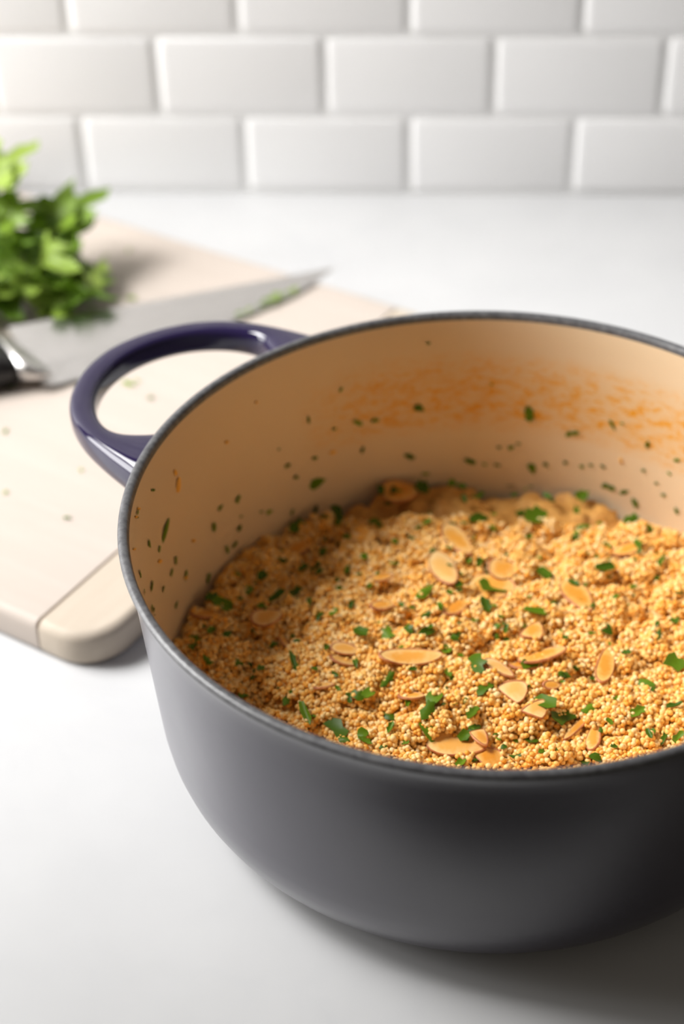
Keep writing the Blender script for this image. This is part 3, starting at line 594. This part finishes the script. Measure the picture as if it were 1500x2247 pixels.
# ------------------------------------------------------------------ knife
knife = tag(empty('chef_knife', (-.2004, .7384, .0185)), 'large steel chef knife with black handle lying across the board', 'knife')
K0 = Vector((-.2004, .7384, .0185))
def build_blade():
    heel, spine, tip = Vector((-.2004, .7384, .0205)), Vector((-.2262, .7805, .0305)), Vector((-.0541, .8672, .0198))
    edge = [heel, Vector((-.1762, .7518, .0203)), Vector((-.1420, .7780, .0200)), Vector((-.1079, .8080, .0198)), Vector((-.0900, .8235, .0196)), Vector((-.0769, .8355, .0196)), Vector((-.0650, .8500, .0196)), tip]
    back = [spine.lerp(tip, t) for t in (0, .16, .36, .58, .72, .82, .92, 1.0)]
    vs, fs = [], []
    for e, b in zip(edge, back):
        nrm = Vector((0, 0, 1)); t = .0011 * max(.35, (b - e).length / .05)
        vs += [e - K0, e.lerp(b, .35) + nrm * t * .8 - K0, b + nrm * t - K0, b - nrm * t - K0, e.lerp(b, .35) - nrm * t * .8 - K0]
    n = len(edge)
    for i in range(n - 1):
        for k in range(5): k2 = (k + 1) % 5; fs.append((i*5+k, i*5+k2, (i+1)*5+k2, (i+1)*5+k))
    fs.append((4, 3, 2, 1, 0)); fs.append(tuple((n-1)*5 + k for k in range(5)))
    me = mesh('blade', vs, fs, M['steel'], False)
    bm = bmesh.new(); bm.from_mesh(me); bmesh.ops.recalc_face_normals(bm, faces=bm.faces); bm.to_mesh(me); bm.free()
    obj('blade', me, knife)
    # bolster and grip run on from the heel, away from the tip
    ax = (Vector((-.2132, .7595, 0)) - Vector((-.0541, .8672, 0))).normalized(); sd = Vector((-ax.y, ax.x, 0))
    if sd.y < 0: sd = -sd                                   # toward the spine
    def rod(name, secs, mat):
        S, vs, fs = 20, [], []
        for d, off, w, h, zc, lean in secs:
            c = Vector((-.2132, .7595, 0)) + ax * d + sd * off
            for k in range(S):
                t = 2 * math.pi * k / S; ct, st = math.cos(t), math.sin(t)
                x = math.copysign(abs(ct) ** .75, ct) * w; y = math.copysign(abs(st) ** .75, st) * h
                vs.append(c + sd * x + ax * (lean * x) + Vector((0, 0, zc + y)) - K0)
        for i in range(len(secs) - 1):
            for k in range(S): k2 = (k + 1) % S; fs.append((i*S+k, i*S+k2, (i+1)*S+k2, (i+1)*S+k))
        fs.append(tuple(range(S))[::-1]); fs.append(tuple((len(secs)-1)*S + k for k in range(S)))
        me = mesh(name, vs, fs, mat); bm = bmesh.new(); bm.from_mesh(me); bmesh.ops.recalc_face_normals(bm, faces=bm.faces); bm.to_mesh(me); bm.free()
        obj(name, me, knife)
    rod('bolster', [(-.003, .0, .0235, .0012, .0262, .1), (.002, .0, .0238, .0044, .0268, .1), (.006, .0005, .0220, .0068, .0274, .05), (.0105, .0015, .0190, .0084, .0278, 0)], M['steel'])
    rod('grip', [(.0100, .0015, .0188, .0083, .0278, 0), (.020, .0025, .0170, .0092, .0280, 0), (.040, .006, .0145, .0094, .0280, 0), (.075, .0075, .0140, .0094, .0278, 0), (.105, .006, .0148, .0094, .0278, 0), (.125, .004, .0150, .0086, .0275, 0), (.130, .0035, .0120, .0060, .0275, 0)], M['black'])
build_blade()

# ------------------------------------------------------------------ bunch of parsley on the board, loose bits round it
def sprig_leaf(seed):
    """a flat parsley leaf: three toothed lobes on a fan"""
    rn = random.Random(seed); pts = [(0.0, -.06), (.05, -.03)]
    for a0, L in ((-62, .62), (-31, .74), (0, 1.0), (31, .74), (62, .62)):
        for da, q in ((-15, .60), (-12, .84), (-5, .88), (0, 1.0), (5, .88), (12, .84), (15, .60)):
            a = R(90 - (-a0) - da) if 0 else R(a0 + da); r = L * q * rn.uniform(.93, 1.07); pts.append((r * math.cos(a), r * math.sin(a)))
    pts += [(.05, .03), (0.0, .06)]
    k1, k2 = rn.uniform(-.5, .2), rn.uniform(.1, .5)
    pts = [(x - .35, y) for x, y in pts]
    return flake('leaf', pts, .022, lambda x, y: k1 * (x + .35) ** 2 + k2 * abs(y) * .8 + .06 * math.sin(9 * x + 5 * y), M['bunch'], (1.0, .7, .35))
LEAF = [sprig_leaf(s) for s in (1, 2, 3, 4)]
B0 = Vector((-.2250, .8250, BT))
bunch = tag(empty('parsley_bunch', B0), 'bunch of fresh green flat-leaf parsley on the board behind the knife', 'parsley')
def tube(a, b, r0, r1, sag, mat, name, parent):
    S, vs, fs, n = 7, [], [], 7
    d = (b - a).normalized(); u = d.cross(Vector((0, 0, 1))); u = u.normalized() if u.length > 1e-3 else Vector((1, 0, 0)); v = u.cross(d)
    for i in range(n):
        t = i / (n - 1); c = a.lerp(b, t) + Vector((0, 0, sag * 4 * t * (1 - t))); r = r0 + (r1 - r0) * t
        for k in range(S): q = 6.2832 * k / S; vs.append(c + u * r * math.cos(q) + v * r * math.sin(q))
    for i in range(n - 1):
        for k in range(S): k2 = (k + 1) % S; fs.append((i*S+k, i*S+k2, (i+1)*S+k2, (i+1)*S+k))
    return obj(name, mesh(name, vs, fs, mat), parent)
def build_bunch():
    rn = random.Random(21)
    def leaf(p, size, hd, el, roll):
        o = bpy.data.objects.new('leaf', LEAF[rn.randrange(4)]); link(o, bunch)
        o.location = Vector(p) - B0; o.scale = (size, size, size)
        m = Matrix.Rotation(R(hd), 3, 'Z') @ Matrix.Rotation(-R(el), 3, 'Y') @ Matrix.Rotation(R(roll), 3, 'X')
        o.rotation_euler = m.to_euler()
        low = min((m @ v.co).z for v in o.data.vertices) * size + o.location.z
        if low < .0006: o.location.z += .0006 - low         # no leaf dips into the board
    root = Vector((-.300, .800, .026))
    for tip in ((-.243, .868, .066), (-.205, .852, .040), (-.196, .834, .030), (-.215, .818, .036), (-.235, .810, .032), (-.228, .845, .044), (-.250, .850, .055)):
        tube(root - B0 + Vector((rn.uniform(-.01, .01), rn.uniform(-.01, .01), 0)), Vector(tip) - B0, .0013, .0008, .008, M['stem'], 'stem', bunch)
    # the tall sprig at the frame's edge
    for p, s, h, e, r_ in (((-.240, .872, .079), .036, 46, 48, 10), ((-.249, .868, .078), .036, 100, 55, -20), ((-.238, .862, .058), .032, 12, 30, 30),
                           ((-.242, .856, .044), .034, -15, 25, 25), ((-.246, .850, .034), .032, -40, 15, 20)):
        leaf(p, s, h, e, r_)
    # the middle sprig
    for p, s, h, e, r_ in (((-.2030, .868, .054), .036, 38, 38, 15), ((-.2140, .866, .054), .036, 85, 50, -15), ((-.2060, .858, .042), .032, 15, 25, 25), ((-.2180, .858, .040), .028, 130, 20, -30), ((-.2080, .850, .034), .030, -10, 10, 15)):
        leaf(p, s, h, e, r_)
    # the low mass in front
    for k in range(30):
        x = rn.uniform(-.262, -.190); y = rn.uniform(.802, .846); z = BT + .009 + rn.uniform(0, .024) * (1 - abs(x + .226) / .055)
        leaf((x, y, z), rn.uniform(.027, .038), rn.uniform(-130, 60), rn.uniform(-18, 35), rn.uniform(-40, 40))
build_bunch()
PALE_ME = [m.copy() for m in BITS_ME]
for m_ in PALE_ME: m_.materials[0] = M['bunch']
def loose(x, y, z, s, k, hd, lab, gr):
    o = bpy.data.objects.new('parsley_piece', PALE_ME[k % 7]); link(o); o.location = (x, y, z); o.scale = (s, s * .6, s * .4); o.rotation_euler = (0, 0, hd)
    tag(o, lab, 'parsley piece', gr)
BIT_LABELS = {0: 'parsley piece lying alone on the board just behind the blade', 2: 'parsley piece on the board seen through the pot handle', 6: 'parsley bit on the board below the knife bolster'}
for i, (x, y, s) in enumerate(BITS): loose(x * 1e-4, y * 1e-4, BT + .0006, max(.003, s * 1e-4), i, i * 1.3, BIT_LABELS.get(i, 'small green parsley crumb scattered on the pale board'), 'parsley bits on the chopping board')
rb = random.Random(9)
for i, (x, y) in enumerate([(-.1035, .8118), (-.0985, .8165), (-.0930, .8215), (-.0880, .8262), (-.0835, .8305), (-.0795, .8345), (-.0750, .8395), (-.0850, .8325), (-.0900, .8270)]):
    loose(x - .0008, y + .0010, .0218, rb.uniform(.004, .007), i, rb.uniform(.3, 1.2), 'chopped parsley bit clinging along the cutting edge of the blade', 'parsley bits on the knife edge')
